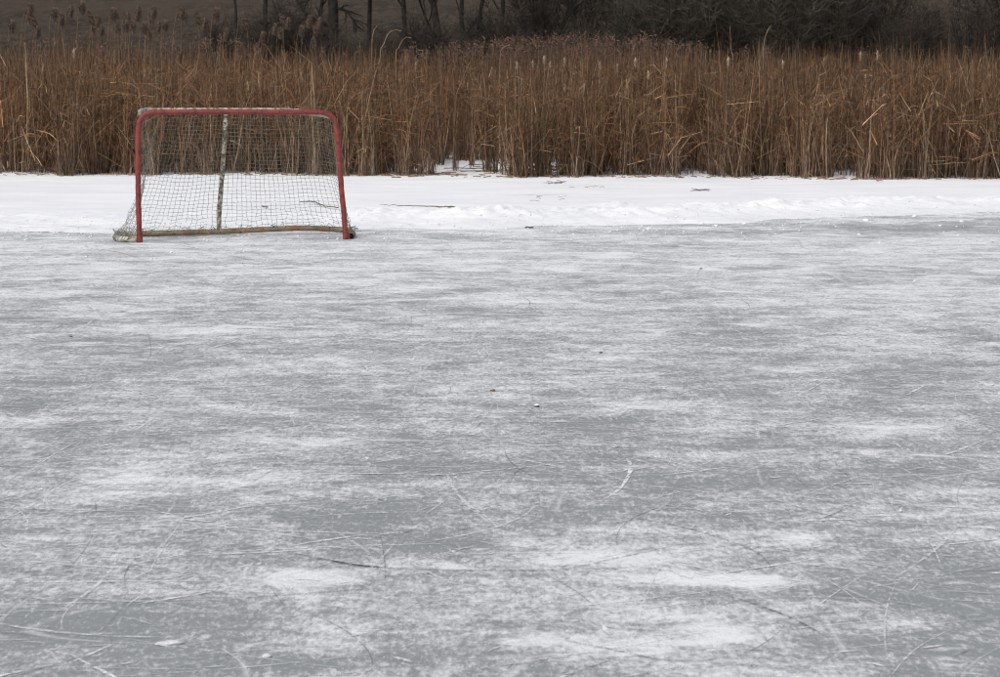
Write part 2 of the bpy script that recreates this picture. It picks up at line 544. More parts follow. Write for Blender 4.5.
# hillside behind --------------------------------------------------------
def hill_z(x, y):
    t = np.clip((y - 64) / 60, 0, None)
    return -.3 + .9 * np.clip((y - 62) / 10, 0, 1) + 5.2 * t ** 1.25 * (.9 + .25 * fbm(x * .01, y * .008, 3, 8)) + .5 * (fbm(x * .15, y * .15, 3, 12) - .5)
hx = axis([(-420, -60, 12), (-60, 60, 1.0), (60, 420, 12)]); hy = axis([(58, 140, 1.0), (140, 620, 8)])
X, Y = np.meshgrid(hx, hy)
k = NT("dead_grass_hillside")
co = k.n('ShaderNodeTexCoord').outputs['Object']
f1 = k.noise(k.mapping(co, sc=(.4, .12, 1)), .5, 8, .7)
f2 = k.noise(k.mapping(co, sc=(1, .3, 1)), 2.5, 5, .7)
c = k.mix(k.ss(f1, .35, .65), (.036, .028, .022), (.067, .051, .039))
c = k.mix(k.ss(f2, .45, .62, 0, .8), c, (.075, .060, .047))
k.set(Base_Color=c, Roughness=1.0); k.bsdf.inputs['Specular IOR Level'].default_value = .05
k.bump(f2, .6, .2)
hill = link("hillside", grid_mesh("hillside", hx, hy, hill_z(X, Y), {}), k.m)
tag(hill, "dull brown hillside of dead grass behind the marsh", None, None, "structure")

# ------------------------------------------------------------------ reed bed
PAL = np.array([(.245, .145, .080), (.180, .102, .058), (.125, .073, .043), (.215, .165, .118), (.250, .130, .066), (.37, .28, .18), (.085, .054, .036), (.15, .125, .098)])


def reed_front(px):
    """nearest distance of the reeds for a picture column"""
    return np.interp(px, [-300, 0, 340, 400, 404, 500, 503, 560, 690, 830, 862, 1000, 1300],
                     [34.2, 34.0, 33.9, 33.4, 33.4, 33.2, 33.0, 33.1, 33.2, 33.0, 32.5, 32.3, 32.0])


def keep(x, y, r):
    px = 500 + x / y / 1.007 * F
    ok = y > reed_front(px) + .9 * (vnoise(x * 2.3, y * .2, 77) - .45) + .7 * (vnoise(x * 6.3, y * .2, 78) - .5) + .3 * r
    gap = (px > 404) & (px < 502) & (y < 38.8 + .9 * vnoise(x * 2, y * 0 + 3, 5))
    stand = (((np.abs(px - 421) < 14) | (np.abs(px - 410) < 5)) & (y > 33.8) & (y < 34.5)) | ((np.abs(px - 488) < 6) & (y > 35.0) & (y < 35.5)) | ((px < 425) & (y > 36.0) & (px > 404))
    stand |= ((np.abs(px - 455) < 3) & (y > 35.4) & (y < 36)) | ((np.abs(px - 440) < 5) & (y > 37.2)) | ((np.abs(px - 472) < 2.5) & (y > 36.4)) | ((px > 494) & (y > 34.5) & (y < 35.3))
    gap2 = (px >= 502) & (px < 560) & (y > 34.1) & (y < 38.2)
    gap3 = ((np.abs(px - 693) < 13) | (np.abs(px - 843) < 13)) & (y < 35.2)
    return ok & ~(gap & ~stand) & ~gap2 & ~(gap3 & (r < .85))


def blades(g, n, x0, x1, y0, y1, hmean, hsd, wid, kinkp=.3, leanp=.12, seed=1, pal=(.22, .2, .2, .14, .08, .06, .06, .04), hmin=.2, K=6, tint=1.0, clump=.5):
    r = np.random.default_rng(seed)
    x = x0 + (x1 - x0) * r.random(n); y = y0 + (y1 - y0) * r.random(n)
    # tufts: pull stems toward local centres
    cx = (np.floor(x / .42) + hash2(np.floor(x / .42), np.floor(y / .42), 3)) * .42
    cy = (np.floor(y / .42) + hash2(np.floor(x / .42), np.floor(y / .42), 4)) * .42
    q = r.random(n) * clump
    x = x + (cx - x) * q; y = y + (cy - y) * q
    m = keep(x, y, r.random(n)); x = x[m]; y = y[m]; n = len(x)
    big = fbm(x * .55, y * .55, 3, 61)
    H = np.clip(hmean * (.70 + .58 * big) + hsd * r.standard_normal(n), hmin, None)
    yaw = r.random(n) * 2 * pi
    lean = np.abs(r.normal(0, leanp, n))
    ld = r.random(n) * 2 * pi
    t = np.linspace(0, 1, K)[None]
    kink = r.random(n) < kinkp
    kt = .25 + .6 * r.random(n)
    ka = np.where(kink, .5 + 1.9 * r.random(n), lean * 1.5)
    kt = np.where(kink, kt, .45)
    # angle from vertical along the blade
    ang = lean[:, None] + np.where(kink[:, None], ka[:, None] * np.clip((t - kt[:, None]) / .06, 0, 1), ka[:, None] * np.clip(t - kt[:, None], 0, 1) * 1.2)
    st = (H / (K - 1))[:, None]
    dz = np.cos(ang) * st; dh = np.sin(ang) * st
    lz = np.concatenate([np.zeros((n, 1)), np.cumsum(dz[:, :-1], 1)], 1)
    lh = np.concatenate([np.zeros((n, 1)), np.cumsum(dh[:, :-1], 1)], 1)
    wob = r.random((n, 1)) * 2 * pi
    P = np.stack([x[:, None] + lh * np.cos(ld)[:, None] + .012 * np.sin(t * 7 + wob), y[:, None] + lh * np.sin(ld)[:, None], np.maximum(lz, .03) * 1.0], -1)
    P[:, 0, 2] = -.02
    W = wid * (.55 + .9 * r.random((n, 1))) * (1 - .8 * np.clip((t - .4) / .6, 0, 1) ** 1.3)
    S = np.stack([np.cos(yaw), np.sin(yaw), 0 * yaw], 1)
    ci = r.choice(len(PAL), n, p=np.array(pal) / sum(pal))
    C = PAL[ci] * (.45 + 1.1 * r.random((n, 1)) ** 1.3) * tint
    patch = fbm(x * .8 + 40, y * .3, 3, 71)[:, None]
    C = C * (.72 + .56 * patch)
    C = C * np.array([.97, .875, .775]); C = C * .88 + .12 * C.mean(1, keepdims=True)
    lowf = (.45 * np.clip(1 - lz / .7, 0, 1))[:, :, None]
    C = C[:, None, :] * (1 - lowf) + lowf * C.mean(1)[:, None, None] * np.array([1.32, 1.08, .86])
    C = C * (.85 + .3 * r.random((n, K, 1)))
    g.ribbons(P, W, S, C)


def tangle(g, n, x0, x1, y0, y1, z0, z1, L0, L1, wid, seed, pal, tint=1.0, flat=.6, pxw=None):
    """broken and arching leaves hanging among the stalks"""
    r = np.random.default_rng(seed)
    if pxw is not None:
        c_, sd_ = pxw
        y = y0 + (y1 - y0) * r.random(n); x = (r.normal(c_, sd_, n) - 500) / F * 1.007 * y
    else:
        x = x0 + (x1 - x0) * r.random(n); y = y0 + (y1 - y0) * r.random(n)
    m = keep(x, y, r.random(n)); x = x[m]; y = y[m]; n = len(x)
    K = 7; t = np.linspace(0, 1, K)[None]
    L = (L0 + (L1 - L0) * r.random(n) ** 1.5)[:, None]
    z = (z0 + (z1 - z0) * r.random(n))[:, None]
    az = r.random(n)[:, None] * 2 * pi
    e0 = r.normal(.55, flat, n)[:, None]; bend = np.where(r.random(n) < .45, r.normal(-1.5, .8, n), r.normal(-.25, .25, n))[:, None]
    kt = r.uniform(.2, .8, n)[:, None]; sh = np.where(r.random(n) < .8, .05, .4)[:, None]
    el = e0 + bend * np.clip((t - kt) / sh + .5, 0, 1)
    st = L / (K - 1)
    dx_ = np.cos(el) * st; dz_ = np.sin(el) * st
    hh = np.concatenate([np.zeros((n, 1)), np.cumsum(dx_[:, :-1], 1)], 1); zz = z + np.concatenate([np.zeros((n, 1)), np.cumsum(dz_[:, :-1], 1)], 1)
    P = np.stack([x[:, None] + hh * np.cos(az), y[:, None] + hh * np.sin(az) * .8, np.maximum(zz, .04)], -1)
    W = wid * (.5 + .9 * r.random((n, 1))) * (1 - .85 * t ** 2)
    S = r.standard_normal((n, 3)); S /= np.linalg.norm(S, axis=1, keepdims=True)
    C = PAL[r.choice(len(PAL), n, p=np.array(pal) / sum(pal))] * (.45 + 1.25 * r.random((n, 1)) ** 1.5) * tint
    C = C * (.75 + .5 * fbm(x * .8 + 40, y * .3, 3, 71)[:, None])
    C = C * np.array([.97, .875, .775])
    g.ribbons(P, W, S, np.repeat(C[:, None], K, 1))


g = Geo()
A_ = (.22, .22, .20, .15, .06, .07, .08, .09); B_ = (.25, .2, .12, .15, .12, .12, .03, .08)
# close front rows, in full length
blades(g, 15000, -12, 12, 32.0, 35.4, 1.34, .34, .0092, .42, .14, 1, A_)
blades(g, 15000, -12, 12, 32.0, 35.2, .80, .34, .0105, .55, .24, 2, B_, clump=.7)
blades(g, 1100, -12, 12, 32.0, 34.2, .95, .3, .014, .9, .35, 3, (.3, .1, .05, .2, .15, .2, 0, .1), tint=1.05)
blades(g, 3000, -12, 12, 32.0, 34.8, .34, .16, .022, .1, .14, 4, (.2, .1, .1, .3, .2, .05, 0, .2), hmin=.1)
blades(g, 26000, -14, 14, 35.0, 40.0, 1.50, .22, .0105, .25, .10, 5, A_)
blades(g, 8000, -14, 14, 35.0, 42.0, 1.74, .13, .009, .08, .06, 6, A_, tint=.9)
tangle(g, 34000, -12, 12, 32.2, 35.5, .10, 1.25, .18, .75, .0095, 31, A_)
tangle(g, 26000, -13, 13, 34.5, 39.0, .7, 1.62, .15, .6, .009, 32, A_)
tangle(g, 3800, -12, 12, 32.1, 34.6, .08, 1.15, .2, .7, .0105, 33, (.35, .05, 0, .3, .2, .2, 0, .1), 1.0)
tangle(g, 170, 0, 0, 33.9, 34.8, .15, .95, .35, .9, .017, 34, (.3, 0, 0, .15, .1, .6, 0, .1), 1.3, pxw=(40, 45))
tangle(g, 190, 0, 0, 32.4, 33.6, .15, 1.0, .35, .9, .017, 35, (.3, 0, 0, .15, .25, .5, 0, .1), 1.3, pxw=(945, 45))
tangle(g, 60, 0, 0, 33.2, 34.4, .15, .9, .35, .9, .015, 36, (.3, 0, 0, .15, .2, .5, 0, .1), 1.3, pxw=(680, 40))
tangle(g, 3500, 0, 0, 38.6, 41.0, .05, 1.3, .2, .7, .011, 38, B_, 1.0, pxw=(460, 45))
tangle(g, 2500, 0, 0, 33.0, 34.4, .02, .7, .15, .6, .011, 39, B_, 1.0, pxw=(540, 60))
for a_, b_ in ((-34, -12), (12, 34)):      # the bed goes on past both sides of the view
    blades(g, 14000, a_, b_, 32.0, 40.0, 1.40, .32, .013, .35, .12, 41, A_)
    tangle(g, 9000, a_, b_, 32.2, 36, .1, 1.4, .2, .7, .012, 42, A_)
tangle(g, 40, 0, 0, 34.0, 35.6, .05, .6, .3, .7, .016, 37, (.3, 0, 0, 0, .4, .5, 0, .1), 1.2, pxw=(488, 9))
tag(link("reeds", g.mesh("reeds"), M_reed), "dense stand of dry brown cattail reeds along the snow", None, None, "stuff")
g = Geo()
blades(g, 28000, -17, 17, 40.0, 52.0, 1.62, .16, .014, .12, .09, 7, A_, tint=.85)
blades(g, 8000, -17, 17, 42.0, 56.0, 1.84, .16, .013, .05, .06, 8, A_, tint=.75)
for a_, b_ in ((-36, -17), (17, 36)): blades(g, 14000, a_, b_, 40.0, 54.0, 1.66, .2, .015, .12, .09, 43, A_, tint=.82)
tag(link("far_reeds", g.mesh("far_reeds"), M_reed), "further rows of brown reeds fading toward the trees", None, None, "stuff")


# distant rusty seed heads in front of the shrubs (x 430..700 of the picture and right)
def fuzz(g, cx, cy, cz, n, sx, sz, c, r, w=.02):
    P0 = np.stack([cx + r.normal(0, sx, n), cy + r.normal(0, sx, n), cz + r.normal(0, sz, n)], 1)
    dr = np.stack([r.normal(0, .6, n), r.normal(0, .6, n), r.normal(.2, .6, n)], 1)
    dr /= np.linalg.norm(dr, axis=1, keepdims=True)
    L = (.04 + .05 * r.random(n))[:, None]
    P = np.stack([P0, P0 + dr * L], 1)
    S = np.cross(dr, r.standard_normal((n, 3))); S /= np.linalg.norm(S, axis=1, keepdims=True)
    W = np.tile(np.array([w, w * .3]), (n, 1))
    C = np.tile(np.array(c)[None, None], (n, 2, 1)) * (.7 + .6 * r.random((n, 1, 1)))
    g.ribbons(P, W, S, C)


g = Geo(); r = np.random.default_rng(91)
for i in range(1500):
    Y_ = 55 + 7 * r.random()
    px = r.choice([r.normal(520, 45), r.normal(600, 50), r.random() * 1200 - 100, r.random() * 320 - 60, 400 + r.random() * 300])
    lift = np.interp(px, [0, 200, 350, 450, 520, 640, 700, 800, 1000], [2.35, 2.35, 2.05, 2.2, 2.35, 2.4, 2.15, 1.95, 2.1])
    zt = lift * (.76 + .26 * r.random() ** 1.5)
    x = x_at(px, Y_)
    lean = r.normal(.05, .08)
    P = np.array([[(x, Y_, 0), (x + lean * .5, Y_, zt * .5), (x + lean, Y_, zt)]])
    cc = np.array([.115, .078, .055]) * (.7 + .5 * r.random())
    g.ribbons(P, np.full((1, 3), .014), np.array([[1., 0, 0]]), np.tile(cc, (1, 3, 1)))
    fuzz(g, x + lean, Y_, zt, 14, .035, .08, np.array([.150, .098, .074]) * (.5 + .7 * r.random()), r, .03)
tag(link("distant_reeds", g.mesh("distant_reeds"), M_plume), "far band of reddish brown feathery reeds below the trees", None, None, "stuff")

# ordinals for labels ------------------------------------------------------
ONES = ["", "first", "second", "third", "fourth", "fifth", "sixth", "seventh", "eighth", "ninth", "tenth", "eleventh", "twelfth", "thirteenth", "fourteenth", "fifteenth", "sixteenth", "seventeenth", "eighteenth", "nineteenth"]
TENS = {2: "twent", 3: "thirt", 4: "fort", 5: "fift"}
def ordinal(i):
    if i < 20: return ONES[i]
    t, o = divmod(i, 10)
    return TENS[t] + "ieth" if o == 0 else TENS[t] + "y-" + ONES[o]


# ------------------------------------------------------------------ plume reeds (each a thing: stem, plume, leaf)
def plume_proto(seed, H, lean, full):
    r = np.random.default_rng(seed)
    sp = smooth_path([(0, 0, 0), (lean * .12, 0, H * .5), (lean * .4, 0, H * .85), (lean * .75, 0, H - .07), (lean * 1.05, 0, H)], 14)
    g = Geo()
    g.tubes(sp[None], np.linspace(.006, .0028, 14)[None], 4, np.tile(np.array([.23, .155, .095]), (1, 14, 1)))
    stem = g.mesh("stem")
    g = Geo()
    n = int(460 * full)
    t = r.random(n) ** .8
    base = np.stack([np.interp(t, [0, 1], [lean * .72, lean * 1.05]), 0 * t, H - .20 + .20 * t], 1)
    base += r.normal(0, .010, (n, 3))
    a = r.normal(0.0, .9, n); L = (.045 + .075 * r.random(n)) * (1.15 - .5 * t)
    dr = np.stack([np.cos(a) * .75 + .35, np.sin(a) * .8, r.normal(-.05, .55, n)], 1)
    dr /= np.linalg.norm(dr, axis=1, keepdims=True)
    P = np.stack([base, base + dr * L[:, None] * .6, base + dr * L[:, None] + np.array([.012, 0, -.03])], 1)
    S = np.cross(dr, r.standard_normal((n, 3))); S /= np.linalg.norm(S, axis=1, keepdims=True)
    W = np.tile(np.array([.008, .013, .004]), (n, 1))
    C = np.tile(np.array([.165, .120, .094]), (n, 3, 1)) * (.45 + .9 * r.random((n, 1, 1)))
    g.ribbons(P, W, S, C)
    plume = g.mesh("plume")
    leaves = []
    for q in range(3):
        g = Geo(); hz = H * (.45 + .4 * r.random()); an = r.random() * 6.28; t = np.linspace(0, 1, 6)[None]; L = .25 + .25 * r.random()
        zq = hz + L * (t * .9 - t * t * .9)
        sx = np.interp(hz, sp[:, 2], sp[:, 0])
        P = np.stack([sx + cos(an) * L * t * .6, sin(an) * L * t * .6, zq], -1)
        g.ribbons(P, .013 * (1 - .9 * t), np.array([[-sin(an), cos(an), 0]]), np.tile(np.array([.22, .15, .09]), (1, 6, 1)))
        leaves.append(g.mesh("leaf"))
    for me, mt in [(stem, M_reed), (plume, M_plume)] + [(l, M_reed) for l in leaves]: me.materials.append(mt)
    return [stem, plume] + leaves


protos = [plume_proto(101 + i, 2.75, [.16, .24, .10, .20, -.12][i], [1, 1.2, .8, 1, .9][i]) for i in range(5)]
plume_px = [(30, 17), (36, 30), (53, 12), (57, 18), (67, 10), (71, 17), (82, 5), (101, 16), (112, 12), (113, 25), (119, 28), (124, 17), (126, 13), (126, 24), (132, 14), (134, 26), (136, 11), (136, 18), (143, 26), (149, 11), (153, 18), (155, 26), (158, 33), (186, 16), (203, 22), (208, 17), (228, 24),
            (257, 20), (262, 36), (281, 32), (293, 18), (305, 20), (316, 22), (314, 42), (100, 30), (94, 28)]
plume_px += [(12, 24), (24, 8), (44, 20), (62, 22), (92, 20), (165, 24), (176, 12), (215, 12), (240, 16), (270, 28), (286, 22), (300, 30), (324, 30), (222, 34)]
plume_px.sort()
roots = []
for i, (px, py) in enumerate(plume_px):
    Y_ = 45.0 + (i * 37 % 11) * .6
    tip = at(px, py - 4, Y_)
    pr = protos[i % 5]
    s = tip[2] / 2.75
    o = thing("plume_reed", "dry reed with drooping brown plume, %s from left of the plumed reeds" % ordinal(i + 1), "reed",
              (tip[0] - .15 * s, Y_, 0.0), (i * 1.7 % 1) * .8 - .4, "plumed reeds standing above the marsh")
    o.scale = (s, s, s)
    for nm, me in zip(("stem", "plume", "leaf", "leaf", "leaf"), pr):
        link(nm, me, None, o)

# arching bare stalks
def stalk(pxs, Y_, label, rr=.011):
    pts = [at(px, py, Y_) for px, py in pxs]
    b = pts[0]
    P = smooth_path([(b[0], Y_, 0)] + pts, 30)
    o0 = np.array([b[0], Y_, 0]); g = Geo()
    c = np.tile(np.array([.33, .235, .15]), (1, 30, 1))
    g.tubes((P - o0)[None], np.linspace(rr * 1.1, rr * .45, 30)[None], 5, c)
    o = link("reed_stalk", g.mesh("reed_stalk", True), M_reed, None, tuple(o0))
    tag(o, label, "reed stalk", "bare stalks rising over the reed bed")
stalk([(372, 60), (372, 42), (374, 30), (377, 26)], 38, "straight pale stalk above the reeds, left of the two arched ones")
stalk([(380, 60), (384, 44), (388, 34), (394, 30), (401, 31)], 38, "tall pale stalk arching right, middle of three above the reeds")
stalk([(396, 60), (398, 50), (402, 41), (407, 37), (411, 38)], 38.5, "short pale stalk arching right, rightmost of three above the reeds")
stalk([(763, 62), (764, 44), (767, 32), (771, 26)], 38, "pale bent stalk against the dark thicket, tallest over the right reeds", .013)
stalk([(733, 66), (731, 48), (730, 26)], 38, "thin straight stalk before the dark thicket, right of centre", .007)
stalk([(500, 62), (503, 48), (510, 45)], 38, "short stalk bent right over the middle of the reeds", .008)

# cattails ---------------------------------------------------------------
def cattail_proto(seed, fluffy):
    r = np.random.default_rng(seed)
    H = 1.9
    g = Geo(); ln = r.normal(0, .04)
    P = smooth_path([(0, 0, 0), (ln * .3, 0, H * .5), (ln, 0, H * .88), (ln * 1.1, 0, H + .12)], 12)
    g.tubes(P[None], np.linspace(.006, .0025, 12)[None], 5, np.tile(np.array([.20, .13, .075]), (1, 12, 1)))
    stem = g.mesh("stem", True)
    g = Geo()
    zz = np.linspace(H - .16, H + .01, 12)
    R = .0135 * np.clip(np.sin(np.linspace(.05, pi - .05, 12)), 0, 1) ** .35
    if fluffy: R = R * (1.1 + .8 * r.random(12))
    C = np.tile(np.array([.36, .28, .20]) if fluffy else np.array([.085, .040, .024]), (1, 12, 1)) * (.8 + .4 * r.random((1, 12, 1)))
    P = np.stack([ln * (.88 + .2 * (zz - H + .2)) + 0 * zz, 0 * zz, zz], 1)
    g.tubes(P[None], R[None], 8, C)
    if fluffy: fuzz(g, ln, 0, H - .08, 26, .006, .04, (.42, .34, .25), r, .006)
    spike = g.mesh("spike", True)
    stem.materials.append(M_reed); spike.materials.append(M_plume)
    return stem, spike


cp = [cattail_proto(200 + i, i >= 4) for i in range(6)]
r = np.random.default_rng(300)
cat_px = [(929, 70, 0, 33.6), (98, 80, 0, 33.7), (648, 75, 5, 34.5), (546, 60, 4, 36), (549, 66, 4, 37), (565, 62, 5, 37.5), (598, 66, 4, 36), (618, 68, 5, 36), (668, 62, 4, 37), (516, 66, 4, 37), (565, 88, 5, 34.4), (585, 88, 4, 34.2), (860, 56, 5, 39), (876, 55, 4, 39), (400, 68, 1, 36), (865, 78, 5, 36)]
while len(cat_px) < 58:
    px = r.random() * 990 + 5; py = 52 + 24 * r.random() ** .8
    if all((px - c[0]) ** 2 + (py - c[1]) ** 2 > 150 for c in cat_px):
        cat_px.append((px, py, int(r.choice([0, 1, 2, 3, 0, 1, 4])), 34 + 5.5 * r.random()))
cat_px.sort()
nb = {True: 0, False: 0}
for px, py, pi_, Y_ in cat_px:
    fl = pi_ >= 4
    nb[fl] += 1
    tip = at(px, py - 4, Y_)
    if not keep(np.array([tip[0]]), np.array([Y_]), np.array([.9]))[0]: Y_ = 40.0; tip = at(px, py - 4, Y_)
    s = tip[2] / 1.9
    lab = ("burst pale fluffy cattail head, %s from the left of the fluffy ones" if fl else "dark brown cattail spike on its stem, %s from the left of the intact ones") % ordinal(nb[fl])
    o = thing("cattail", lab, "cattail", (tip[0], Y_, 0), r.random() * 6, "fluffy cattails among the reeds" if fl else "brown cattails among the reeds")
    o.scale = (s, s, s)
    for nm, me in zip(("stem", "spike"), cp[pi_]): link(nm, me, None, o)

# ------------------------------------------------------------------ trees
def grow(g, p, d, L, R, depth, r, spread=.5, up=.15, kids=4, seg=7, droop=0.0, minr=.006):
    P = [np.array(p, float)]; d = np.array(d, float); d /= np.linalg.norm(d)
    for i in range(seg):
        d = d + r.normal(0, .09, 3) + np.array([0, 0, up * .2 - droop * .2]); d /= np.linalg.norm(d)
        P.append(P[-1] + d * L / seg)
    P = np.array(P); Rs = R * np.linspace(1, .38, seg + 1)
    g.tubes(P[None], np.maximum(Rs, minr)[None], 6 if R > .05 else 4 if R > .02 else 3)
    if depth <= 0: return
    for k in range(kids):
        t = .25 + .72 * (k + r.random()) / kids
        i = min(int(t * seg), seg - 1); q = P[i] + (P[i + 1] - P[i]) * (t * seg - i)
        tang = P[i + 1] - P[i]; tang /= np.linalg.norm(tang)
        side = np.cross(tang, r.standard_normal(3)); side /= np.linalg.norm(side)
        a = spread * (.6 + .8 * r.random())
        nd = tang * cos(a) + side * sin(a)
        grow(g, q, nd, L * (.35 + .35 * r.random()), max(R * np.interp(t, [0, 1], [.55, .35]), minr), depth - 1, r, spread * 1.05, up, max(3, kids - 1), max(4, seg - 1), droop, minr)


def bare_tree(name, label, cat, px, Y_, H, R, seed, lean=0.0, first=.15, kids=13, spread=.75, dead=False, mat=None, group=None):
    r = np.random.default_rng(seed)
    x = x_at(px, Y_)
    base = (x, Y_, float(hill_z(np.array(x), np.array(Y_))) - .15)
    root = thing(name, label, cat, base, 0, group)
    n = 14
    z = np.linspace(0, H, n)
    P = np.stack([lean * z + np.cumsum(r.normal(0, .025 * H / 8, n)), np.cumsum(r.normal(0, .025 * H / 8, n)), z], 1); P[0, :2] = 0
    g = Geo(); Rs = R * np.concatenate([[1.35], np.linspace(1, .18, n - 1)])
    g.tubes(P[None], Rs[None], 9)
    link("trunk", g.mesh("trunk", True), mat or M_bark, root)
    g = Geo()
    for k in range(kids):
        t = first + (1 - first) * (k + r.random()) / kids * .98
        q = np.array([np.interp(t * H, z, P[:, j]) for j in range(3)])
        a = r.random() * 2 * pi
        if dead: d = (cos(a), sin(a), r.normal(.0, .22)); L = (.9 + 1.8 * r.random()) * (1 - .5 * t) * H / 9; up, dr = .05, .25
        else: d = (cos(a) * sin(spread), sin(a) * sin(spread), cos(spread)); L = (.28 + .2 * r.random()) * H * (1.1 - .6 * t); up, dr = .35, 0
        grow(g, q, d, L, R * (.42 - .25 * t), 2, r, .55, up, 7, 7, dr, .010)
    link("branches", g.mesh("branches", False), mat or M_bark, root)
    return root


trees = [
    ("dead_tree", "thick dark dead trunk with crooked level branches, left of centre", 337, 78, 11, .20, 0.0, 20, 1.2, True, .12),
    ("bare_tree", "slim leaning bare tree left of the thick dead trunk", 266, 84, 9, .10, .07, 9, .7, False, .2),
    ("bare_tree", "thin bare tree furthest left on the brown hillside", 243, 88, 8, .06, -.03, 8, .6, False, .25),
    ("bare_tree", "thin forked tree just left of the thick dead trunk", 316, 80, 8, .08, .10, 10, .7, False, .15),
    ("bare_tree", "slender straight tree just right of the thick dead trunk", 371, 82, 10, .09, .0, 9, .6, False, .25),
    ("bare_tree", "slender bare tree between the dead trunk and the leaning forked tree", 406, 84, 9, .10, -.03, 10, .6, False, .2),
    ("bare_tree", "stout bare tree leaning left, fourth right of the dead trunk's right side", 444, 78, 9, .14, -.10, 12, .65, False, .12),
    ("bare_tree", "straight slim tree right of the stout leaning tree", 463, 80, 9, .09, -.02, 9, .6, False, .2),
    ("bare_tree", "bare tree leaning right in the middle of the tree row", 478, 82, 9, .08, .12, 9, .6, False, .2),
    ("bare_tree", "dark slim tree standing nearest left of the broad ivy-dark trunk", 502, 80, 9, .09, .01, 9, .6, False, .2),
    ("broad_tree", "broad dark bushy trunk right of the slim tree row", 538, 78, 10, .26, .0, 26, .35, False, .03),
    ("bare_tree", "low spreading bare tree between the broad trunk and dark thicket", 573, 80, 4.2, .09, .02, 12, 1.1, False, .2),
]
for i, (nm, lb, px, Y_, H, R, ln, kids, spd, dead, first) in enumerate(trees):
    bare_tree(nm, lb, "tree", px, Y_, H, R, 400 + i, ln, first, kids, spd, dead, None, "bare trees behind the marsh")


def shrub_proto(seed, H, Wd, n, upr=.5, tw=.012):
    r = np.random.default_rng(seed); g = Geo()
    m = 46
    a = r.random(m) * 2 * pi; s = r.random(m) ** .6
    K = 6; t = np.linspace(0, 1, K)[None]
    tx = np.cos(a) * s * Wd * .5; ty = np.sin(a) * s * Wd * .5; hh = H * (.6 + .4 * r.random(m)) * (1 - .35 * s * s)
    P = np.stack([tx[:, None] * t ** 1.2 + r.normal(0, .04, (m, K)), ty[:, None] * t ** 1.2 + r.normal(0, .04, (m, K)), hh[:, None] * t], -1)
    g.tubes(P, (.024 * (1 - .75 * t)) * np.ones((m, 1)), 4)
    stems = g.mesh("stems")
    g = Geo()
    k = r.integers(0, m, n); tt = .12 + .88 * r.random(n) ** .75
    q = np.stack([np.stack([np.interp(tt[i], t[0], P[k[i], :, j]) for j in range(3)]) for i in range(n)])
    d = np.stack([r.normal(0, .6, n), r.normal(0, .6, n), r.normal(upr, .4, n)], 1); d /= np.linalg.norm(d, axis=1, keepdims=True)
    L = (.35 + .55 * r.random(n))[:, None]
    b = r.normal(0, .06, (n, 3))
    PP = np.stack([q, q + d * L * .5 + b, q + d * L], 1)
    S = np.cross(d, r.standard_normal((n, 3))); S /= np.linalg.norm(S, axis=1, keepdims=True)
    g.ribbons(PP, np.tile(np.array([tw, tw * .8, tw * .35]), (n, 1)), S)
    return stems, g.mesh("twigs")


shA = [shrub_proto(500 + i, 2.7, 2.6, 3200) for i in range(3)]
shB = [shrub_proto(510 + i, 5.2 + i * .7, 3.0, 6500, .5, .013) for i in range(3)]
shC = [shrub_proto(520 + i, 4.2, 3.6, 2300, .5, .016) for i in range(2)]
for st, tw in shA + shC:
    st.materials.append(M_bark); tw.materials.append(M_twig)
for st, tw in shB:
    st.materials.append(M_bark); tw.materials.append(M_thick)
sh = []
for px in range(228, 640, 27): sh.append((px + (px * 7 % 11), 66 + (px * 13 % 7), 'A'))
for px, Y_ in ((646, 74), (672, 70), (700, 74), (724, 71), (752, 74), (778, 70), (803, 73), (828, 71)): sh.append((px, Y_, 'B'))
for px, Y_ in ((885, 72), (903, 70), (930, 73)): sh.append((px, Y_, 'A'))
for px, Y_ in ((850, 73), (868, 75)): sh.append((px, Y_, 'C'))
for px, Y_ in ((965, 70), (1000, 72), (1045, 71)): sh.append((px, Y_, 'C'))
for px, Y_ in ((540, 74), (610, 76)): sh.append((px, Y_, 'C'))
sh.sort()
cnt = {'A': 0, 'B': 0, 'C': 0}
lab = {'A': "low leafless dark shrub, %s from the left of the low shrubs behind the reeds",
       'B': "tall dense dark thicket bush, %s from the left of the thicket on the right",
       'C': "medium bare shrub behind the reeds, %s from the left of its size"}
nmz = {'A': 'bare_shrub', 'B': 'thicket_bush', 'C': 'spreading_shrub'}
for i, (px, Y_, kd) in enumerate(sh):
    cnt[kd] += 1
    pr = {'A': shA, 'B': shB, 'C': shC}[kd]; pr = pr[i % len(pr)]
    x = x_at(px, Y_)
    o = thing(nmz[kd], lab[kd] % ordinal(cnt[kd]), "shrub", (x, Y_, float(hill_z(np.array(x), np.array(float(Y_)))) - .1), i * 1.3, {'A': "low shrubs behind the marsh", 'B': "dark thicket behind the right of the marsh", 'C': "medium shrubs behind the marsh"}[kd])
    s = [1, .84, 1.15, .92, 1.06][i % 5]; o.scale = (s, s, s)
    for nm, me in zip(("stems", "twigs"), pr): link(nm, me, None, o)

# ------------------------------------------------------------------ the goal
YL, YR = gd(242.5), gd(239.5)
mid = ground(242, 241)
G0 = np.array([mid[0], (YL + YR) / 2, 0.0])
goal = thing("hockey_goal", "old red ice hockey goal with worn white net standing on the ice", "hockey goal", tuple(G0))


def L(px, py, Y_, z=None):
    p = np.array(at(px, py, Y_))
    if z is not None: p[2] = z
    return tuple(p - G0)


